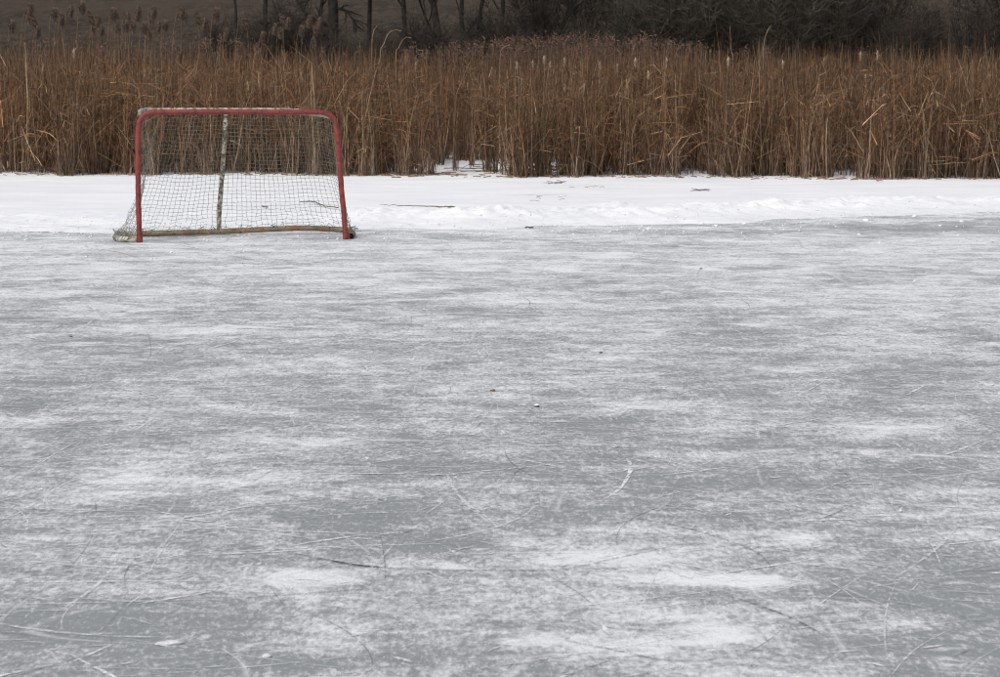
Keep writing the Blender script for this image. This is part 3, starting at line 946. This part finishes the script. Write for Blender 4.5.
YM = (YL + YR) / 2
fl = [L(139.6, 242, YL, -.002), L(139.2, 230, YL), L(138.2, 190, YL), L(138.0, 150, YL), L(138.6, 128, YL), L(140.6, 120, YL), L(145, 114.6, YL + .01), L(153, 112.6, YL + .02),
      L(180, 112.2, YL + .07), L(240, 112.0, YM), L(300, 112.2, YR - .08), L(320, 112.4, YR - .03), L(329, 114.6, YR - .01), L(334, 119.5, YR), L(336.4, 127, YR),
      L(338.6, 150, YR), L(341.6, 190, YR), L(344.4, 220, YR), L(345.6, 240, YR, -.002)]
pipe("front_frame", fl, .0250, M_red, goal, 170, 16, wob=.0012)
# red foot sleeve and stub at the feet
pipe("foot_sleeve", [L(139.6, 243, YL, 0.0), L(139.5, 237.5, YL, .055), L(139.4, 234, YL, .10)], .028, M_red, goal, 8, 14)
pipe("foot_sleeve", [L(346, 240, YR, 0.0), L(345.6, 235, YR, .055), L(345.3, 232, YR, .085)], .028, M_red, goal, 8, 14)
pipe("foot_stub", [L(346, 238, YR + .02, .030), L(350, 238, YR + .02, .030)], .018, M_red, goal, 4, 10)
# upper back bar, white
top_path = [L(140.5, 114, YL + .03), L(140.0, 111.2, YL + .16), L(143.5, 110.2, YL + .36), L(152, 110.0, YL + .44), L(190, 109.9, YL + .52), L(240, 110.0, YM + .48), L(290, 110.4, YR + .36), L(314, 113.6, YR + .40), L(324, 115.8, YR + .34), L(332, 117.5, YR + .18), L(335.6, 121, YR + .03)]
pipe("top_bar", top_path, .020, M_whited, goal, 120, 12)
# bottom bar: white bulge at the left, rusty along the back, open mouth at the right
BZ = .028
base_path = [L(137, 240, YL + .03, BZ), L(128, 240, YL + .04, BZ), L(119.5, 239, YL + .08, BZ), L(116, 237, YL + .26, BZ), L(118, 236, YL + .50, BZ), L(127, 235, YL + .68, BZ),
             L(142, 234, YL + .75, BZ), L(180, 234, YL + .80, .034), L(219, 234, YM + .72, .036), L(260, 234, YM + .80, .05), L(300, 233, YR + .66, .062), L(330, 232, YR + .72, .048),
             L(345, 232, YR + .70, .036), L(351.5, 233, YR + .52, .030), L(352.4, 235, YR + .28, BZ), L(351, 237, YR + .06, BZ)]
bp = smooth_path(base_path, 240)
pipe("base_pipe", bp[:62], .0275, M_white, goal, 50, 14)
pipe("base_pipe", bp[60:], .0270, M_rust, goal, 150, 14, hole_end=True)
g = Geo()
e = bp[-1]; dr = (bp[-1] - bp[-4]); dr /= np.linalg.norm(dr)
cc = e - dr * .004
a = np.cross(dr, (0, 0, 1)); a /= np.linalg.norm(a); b = np.cross(dr, a)
ring = [cc + .0262 * (a * cos(t) + b * sin(t)) for t in np.linspace(0, 2 * pi, 16, endpoint=False)]
ring2 = [q + dr * .006 for q in ring]
V = [cc] + ring + ring2
T = [[0, 1 + i, 1 + (i + 1) % 16] for i in range(16)]
Q = [[1 + i, 1 + (i + 1) % 16, 17 + (i + 1) % 16, 17 + i] for i in range(16)]
g.add(V, Q, T)
link("pipe_mouth_shade", g.mesh("pipe_mouth_shade"), M_black, goal)  # black disc set in the open end, coloured as the shade inside the pipe
pipe("back_post", [L(226.2, 112, YM + .46), L(225.6, 125, YM + .47), L(222.6, 170, YM + .60), L(219.6, 205, YM + .68), L(218.8, 234, YM + .72, .04)], .0215, M_camo, goal, 40, 12, wob=.002)
# bracket rods near the top corners
pipe("brace_wire", [L(146, 116, YL + .02), L(150, 110.5, YL + .40)], .006, M_white, goal, 6, 6)

# net ------------------------------------------------------------------
NS, NTT = 62, 32
_u = np.linspace(0, 1, NS)
_u = np.interp(_u, [0, .10, .90, 1], [0, .16, .84, 1])
def _pick(path):
    q = smooth_path(path, 600)
    return np.stack([np.interp(_u, np.linspace(0, 1, 600), q[:, k]) for k in range(3)], 1)
tp = _pick(top_path)
bpp = _pick(base_path)
# front edges follow the posts
g = Geo()
s = _u[None, :]; t = np.linspace(0, 1, NTT)[:, None]
side = np.clip((.20 - s) / .12, 0, 1) + np.clip((s - .80) / .12, 0, 1)
side = side ** 1.0
p_ = 1.0 + np.where(s < .5, 4.5, 0.6) * side
w = t ** p_
N3 = np.zeros((NTT, NS, 3))
N3[..., 0] = tp[None, :, 0] * (1 - w) + bpp[None, :, 0] * w
N3[..., 1] = tp[None, :, 1] * (1 - w) + bpp[None, :, 1] * w
N3[..., 2] = tp[None, :, 2] * (1 - t) + (bpp[None, :, 2] + .02) * t
bel = np.sin(pi * t) ** .8
N3[..., 0] += bel * (.05 * np.exp(-((s - .17) / .14) ** 2))
N3[..., 1] += -bel * .05 * np.exp(-((s - .5) / .28) ** 2) + .015 * np.sin(s * 31) * bel
# slack, uneven meshes
S2, T2 = np.meshgrid(np.arange(NS) * .5, np.arange(NTT) * .5)
low = np.clip((t - .70) / .3, 0, 1)
amp = .006 + .018 * low
for kk in (0, 2):
    N3[..., kk] += amp * (fbm(S2, T2, 2, 700 + kk) - .5) * 2
    N3[..., kk] += .35 * amp * rng.standard_normal((NTT, NS)) * .5
N3[..., 2] += -.02 * np.sin(s * 22) * t * (1 - t) * 4 * .6
N3[:, 0] = np.array([np.array(fl[0]) * a + np.array(fl[5]) * (1 - a) for a in np.linspace(0, 1, NTT)])
for a_, row in zip(np.linspace(0, 1, NTT), range(NTT)):
    zz = N3[row, 0, 2]
    pl = np.array(fl[:6]); o_ = np.argsort(pl[:, 2]); N3[row, 0, 0] = np.interp(zz, pl[o_, 2], pl[o_, 0]) + .02; N3[row, 0, 1] = YL - G0[1] + .02
    pr_ = np.array(fl[-6:]); o_ = np.argsort(pr_[:, 2]); zz = pr_[:, 2].max() * (1 - a_) + .04 * a_
    N3[row, -1] = (np.interp(zz, pr_[o_, 2], pr_[o_, 0]) - .02, YR - G0[1] + .02, zz)
N3[..., 2] = np.maximum(N3[..., 2], .012)


def torn(p, q):
    m = (np.array(p) + np.array(q)) / 2 + G0
    # picture column/row of the middle, for the worn spots near the bottom bar
    px = 500 + F * m[0] / m[1] / 1.007
    for cx, z, rx, rz in ((186, .12, 6, .035), (207, .14, 5, .030), (233, .10, 5, .025), (330, .13, 6, .03), (168, .15, 4, .03)):
        if ((px - cx) / rx) ** 2 + ((m[2] - z) / rz) ** 2 < 1 and rng.random() < .85: return True
    return False


segs = []
for j in range(NTT):
    for i in range(NS):
        if i + 1 < NS and not torn(N3[j, i], N3[j, i + 1]): segs.append((N3[j, i], N3[j, i + 1]))
        if j + 1 < NTT and not torn(N3[j, i], N3[j + 1, i]): segs.append((N3[j, i], N3[j + 1, i]))
# small sag in the middle of every twine
A = np.array([a for a, b in segs]); B = np.array([b for a, b in segs])
Mi = (A + B) / 2; Mi[:, 2] -= .0015; Mi += rng.normal(0, .0012, Mi.shape)
g.tubes(np.stack([A, Mi, B], 1), np.full((len(A), 3), .00165), 3)
# knots
# roof panel between crossbar and top bar
fp = np.array(fl[6:14]); fp = smooth_path(fp, NS)
tq = tp.copy()
rows = [fp * (1 - a) + tq * a + np.array([0, 0, -.03 * sin(pi * a)]) for a in np.linspace(0, 1, 8)]
rows = np.array(rows)
A = np.concatenate([rows[:, :-1].reshape(-1, 3), rows[:-1].reshape(-1, 3)]); B = np.concatenate([rows[:, 1:].reshape(-1, 3), rows[1:].reshape(-1, 3)])
g.tubes(np.stack([A, B], 1), np.full((len(A), 2), .0022), 3)
# lacing wound round the base pipe belongs to the net
m = 260
idx = rng.integers(4, 236, m)
for ii in [q for q in range(3, 238, 2) if q < 64 or rng.random() < .22]:
    c0 = bp[ii]; tg = bp[ii + 1] - bp[ii]; tg /= np.linalg.norm(tg)
    a = np.cross(tg, (0, 0, 1)); a /= np.linalg.norm(a); b = np.array((0, 0, 1.0))
    th = np.linspace(-.6, 3.7, 9)
    P = np.array([c0 + .0295 * (a * cos(q) + b * sin(q)) + tg * (.012 * q + rng.normal(0, .002)) for q in th])
    P[:, 2] = np.maximum(P[:, 2], .004)
    g.tubes(P[None], np.full((1, 9), .003), 3)
    # bunched twine above the bar
    if rng.random() < (.9 if ii < 64 else 1.0):
      for _ in range(1):
        q0 = c0 + np.array([0, 0, .03]); q1 = q0 + np.array([rng.normal(0, .012 if ii < 64 else .03), rng.normal(0, .012), .008 + (.045 if ii < 64 else .025) * rng.random()]); q2 = q0 + np.array([rng.normal(.015, .015 if ii < 64 else .04), rng.normal(0, .01), 0.0])
        g.tubes(np.array([[q0, q1, q2]]), np.full((1, 3), .0026), 3)
link("net", g.mesh("net"), M_net, goal)

# ------------------------------------------------------------------ small things
def lump(name, label, cat, px, py, size, mat, seed, squash=.6, z=None, sub=2, group=None, rough=.35, Y_=None, long_=1.0, rot=0):
    import bmesh
    bm = bmesh.new(); bmesh.ops.create_icosphere(bm, subdivisions=sub, radius=1)
    r = np.random.default_rng(seed); o3 = r.random(3) * 50
    for v in bm.verts:
        c = v.co
        k_ = 1 + rough * (float(vnoise(np.array(c.x * 1.9 + o3[0] + c.z * 1.3), np.array(c.y * 1.9 + o3[1] - c.z * .8), seed)) - .5) * 2
        v.co = c * k_
        v.co.x *= long_; v.co.z *= squash
        if v.co.z < -.35 * squash: v.co.z = -.35 * squash
        v.co *= size
    me = bpy.data.meshes.new(name); bm.to_mesh(me); bm.free()
    for p in me.polygons: p.use_smooth = True
    gx, gy = ground(px, py)
    base = (snow_z(gx, gy) if z is None else z)
    o = link(name, me, mat, None, (gx, gy, max(base, 0) + .3 * squash * size))
    o.rotation_euler = (0, 0, rot)
    tag(o, label, cat, group)
    return o


lump("pebble", "small brown pebble on bare ice near the middle", "pebble", 493, 391, .011, M_stone, 1, .7, 0)
pb = lump("pebble", "grey pebble with a cap of snow right of the brown pebble", "pebble", 537, 407, .012, M_dark, 2, .7, 0)
cp_ = lump("snow_cap", None, None, 537, 407, .0135, M_chunk, 3, .45, 0)
mw = cp_.location - pb.location; cp_.parent = pb; cp_.location = (mw[0], mw[1] + .002, mw[2] + .008)
lump("pebble", "tiny dark pebble on the ice at the left", "pebble", 71, 337, .010, M_stone, 4, .7, 0)
lump("ice_chip", "little white ice chip on the ice below the goal", "ice chip", 235, 408, .010, M_dull, 5, .6, 0)
lump("pebble", "dark speck of stone on the ice, right of centre", "pebble", 601, 353, .010, M_dark, 6, .6, 0)
lump("pebble", "dark speck of stone on the ice below the snow edge", "pebble", 701, 269, .014, M_dark, 16, .5, 0)
lump("ice_chip", "white ice chip on the far ice to the right", "ice chip", 915, 281, .014, M_chunk, 17, .5, 0)
lump("snow_chunk", "flat curved slab of snow at the lower left of the ice", "snow chunk", 168, 644, .022, M_dull, 7, .28, -.003, 3, None, .5, None, 1.5, .5)
lump("snow_chunk", "rounded white snow lump right of the curved slab", "snow chunk", 266, 657, .011, M_dull, 8, .7, 0, 2, None, .3, None, 1.3)
lump("stone", "dark stone frozen in the snow edge at right", "stone", 753, 219, .035, M_dark, 9, .35, 0, 2, None, .4, None, 1.6)
lump("stone", "small dark stone at the snow edge in the middle", "stone", 529, 228, .03, M_dark, 10, .4, 0, 2, None, .4, None, 1.5)
lump("stone", "dark pebble in the snow edge left of the middle stone", "stone", 495, 227, .026, M_dark, 11, .4, 0, 2, None, .4, None, 1.5)
clods = [(866, 221, .07), (962, 222, .05), (914, 217, .06), (783, 219, .05), (859, 235, .045), (958, 236, .04), (770, 230, .04), (702, 224, .045), (716, 226, .05), (684, 232, .035), (648, 229, .045), (940, 226, .04), (836, 227, .03), (744, 224, .05), (880, 243, .03), (610, 232, .03), (560, 232, .03)]
clods.sort()
for i, (px, py, s_) in enumerate(clods):
    lump("snow_clod", "loose clod of snow on the ice by the shovelled edge, %s from the left" % ordinal(i + 1), "snow clod", px, py, s_ * .42, M_chunk, 20 + i, .6, 0, 2, "snow clods along the shovelled edge", .45, None, 1.2, i)

# crumbs of snow along the edge: nobody could count them
g = Geo(); r = np.random.default_rng(55)
n = 2200
px = r.random(n) * 1300 - 150
D0 = np.interp(px, [p[0] for p in edge_px], [gd(p[1]) for p in edge_px])
yy = D0 + r.normal(0.1, .7, n) - np.where(r.random(n) < .3, r.random(n) * 2.5, 0)
xx = (px - 500) / F * yy
oc = np.array([(1, 0, 0), (-1, 0, 0), (0, 1, 0), (0, -1, 0), (0, 0, 1), (0, 0, -1)], float)
of = np.array([(0, 2, 4), (2, 1, 4), (1, 3, 4), (3, 0, 4), (2, 0, 5), (1, 2, 5), (3, 1, 5), (0, 3, 5)])
for i in range(n):
    s_ = .004 + .012 * r.random() ** 3.5
    V = oc * s_ * (.6 + .8 * r.random((6, 3))); V[:, 2] *= .7
    z = max(snow_z(xx[i], yy[i]) if yy[i] > 21.1 else 0, 0)
    g.add(V + (xx[i], yy[i], z + s_ * .3), None, of)
tag(link("snow_crumbs", g.mesh("snow_crumbs", True), M_chunk), "crumbs of broken snow scattered along the ice edge", None, None, "stuff")

# dead litter on the snow: short brown fragments by the reeds and on a few worn spots
g = Geo()
def litter(n, px, py, sx, sy, L0, c, w=.012):
    x = px + r.normal(0, sx, n); y = py + r.normal(0, sy, n)
    for i in range(n):
        gx, gy = ground(x[i], max(y[i], 158)); a = r.normal(0, .5) + (pi if r.random() < .5 else 0); l = L0 * (.3 + r.random())
        z = max(snow_z(gx, gy), 0) + .008
        P = np.array([[(gx, gy, z), (gx + cos(a) * l / 2, gy + sin(a) * l / 2, z + .008), (gx + cos(a) * l, gy + sin(a) * l, z + r.random() * .02)]])
        g.tubes(P, np.full((1, 3), w * .5 * (.4 + .7 * r.random())), 4, np.tile(np.array(c) * (.6 + .7 * r.random()), (1, 3, 1)))
litter(12, 558, 185.5, 5, .8, .12, (.22, .20, .17), .009)
litter(5, 590, 190, 10, 1, .10, (.3, .27, .24), .008)
litter(7, 540, 201, 9, 2, .10, (.4, .39, .38), .007)
litter(8, 700, 193, 5, .5, .14, (.2, .18, .16), .012)
litter(9, 484, 173, 9, 1.5, .45, (.26, .15, .08), .016)
litter(4, 483, 170, 5, .8, .45, (.12, .085, .06), .022)
litter(16, 535, 171, 22, 3, .25, (.28, .18, .10), .018)
litter(120, 200, 177.2, 140, .5, .16, (.26, .17, .10), .014)
litter(40, 420, 176, 20, 1.5, .22, (.26, .16, .09), .014)
litter(100, 640, 179.5, 110, .5, .12, (.24, .17, .12), .014)
litter(70, 900, 181.6, 70, .5, .14, (.24, .16, .11), .014)
tag(link("reed_litter", g.mesh("reed_litter"), M_reed), "broken bits of dead reed lying on the snow", None, None, "stuff")


def twig(label, pxs, Yoff, r0, r1):
    pts = []
    for px, py in pxs:
        gx, gy = ground(px, py); pts.append((gx, gy, snow_z(gx, gy) + .02))
    P = smooth_path(pts, 30); o0 = P[0].copy(); g = Geo()
    P = P + rng.normal(0, .003, P.shape)
    g.tubes((P - o0)[None], np.linspace(r0, r1, 30)[None], 6)
    tag(link("stick", g.mesh("stick", True), M_stick, None, tuple(o0)), label, "stick")
twig("thin wavy stick lying on the snow behind the goal net", [(300, 205), (314, 205.5), (324, 209), (338, 211.2)], 0, .007, .006)
twig("thin stick lying on the snow right of the goal", [(380, 208.4), (410, 209.6), (435, 210.6), (457, 213.4)], 0, .003, .010)
twig("small dark stick on the snow behind the goal beside the back post", [(262, 210), (268, 210.6)], 0, .008, .006)
# thick twisted end of the right-hand stick is part of it; crumpled red scrap near the reeds
gx, gy = ground(879, 184.6)
n = 9; g = Geo()
X, Yg = np.meshgrid(np.linspace(-.045, .045, n), np.linspace(-.03, .03, 5))
Zt = .022 + .014 * np.sin(X * 90) * np.cos(Yg * 60) + .01 * (Yg > 0)
V = np.stack([X, Yg, Zt], -1).reshape(-1, 3); i = (np.arange(4)[:, None] * n + np.arange(n - 1)[None]).ravel()
g.add(V, np.stack([i, i + 1, i + 1 + n, i + n], 1))
sc = link("plastic_scrap", g.mesh("plastic_scrap", True), M_scrap, None, (gx, gy, snow_z(gx, gy)))
so = sc.modifiers.new("thick", 'SOLIDIFY'); so.thickness = .002
tag(sc, "small faded red scrap lying on snow near the right reeds", "litter")

# ------------------------------------------------------------------ light
SUN_EL, SUN_AZ = radians(52), radians(215)          # behind the camera, to the left
w = bpy.data.worlds.new("World"); scene.world = w; w.use_nodes = True
nt = w.node_tree; bg = nt.nodes["Background"]
sky = nt.nodes.new('ShaderNodeTexSky'); sky.sky_type = 'NISHITA'; sky.sun_disc = False
sky.sun_elevation = SUN_EL; sky.sun_rotation = SUN_AZ
sky.air_density = 1.0; sky.dust_density = 4.0; sky.ozone_density = 1.0
hs = nt.nodes.new('ShaderNodeHueSaturation'); hs.inputs['Saturation'].default_value = .22
nt.links.new(sky.outputs[0], hs.inputs['Color']); nt.links.new(hs.outputs[0], bg.inputs['Color'])
bg.inputs['Strength'].default_value = 0.12
sd = bpy.data.lights.new("sun", 'SUN'); sd.energy = .8; sd.angle = radians(35); sd.color = (1, .975, .95)
so = bpy.data.objects.new("sun", sd); col.objects.link(so)
# lamp's -Z points from the sun to the scene
dx, dy, dz = sin(SUN_AZ) * cos(SUN_EL), cos(SUN_AZ) * cos(SUN_EL), sin(SUN_EL)
from mathutils import Vector
so.rotation_euler = Vector((dx, dy, dz)).to_track_quat('Z', 'Y').to_euler()
so.location = (0, 0, 30)

scene.view_settings.view_transform = 'Standard'
scene.view_settings.look = 'None'
scene.view_settings.gamma = 1
scene.view_settings.exposure = 0.22
scene.cycles.max_bounces = 5
scene.cycles.transparent_max_bounces = 12
scene.cycles.filter_width = 1.1
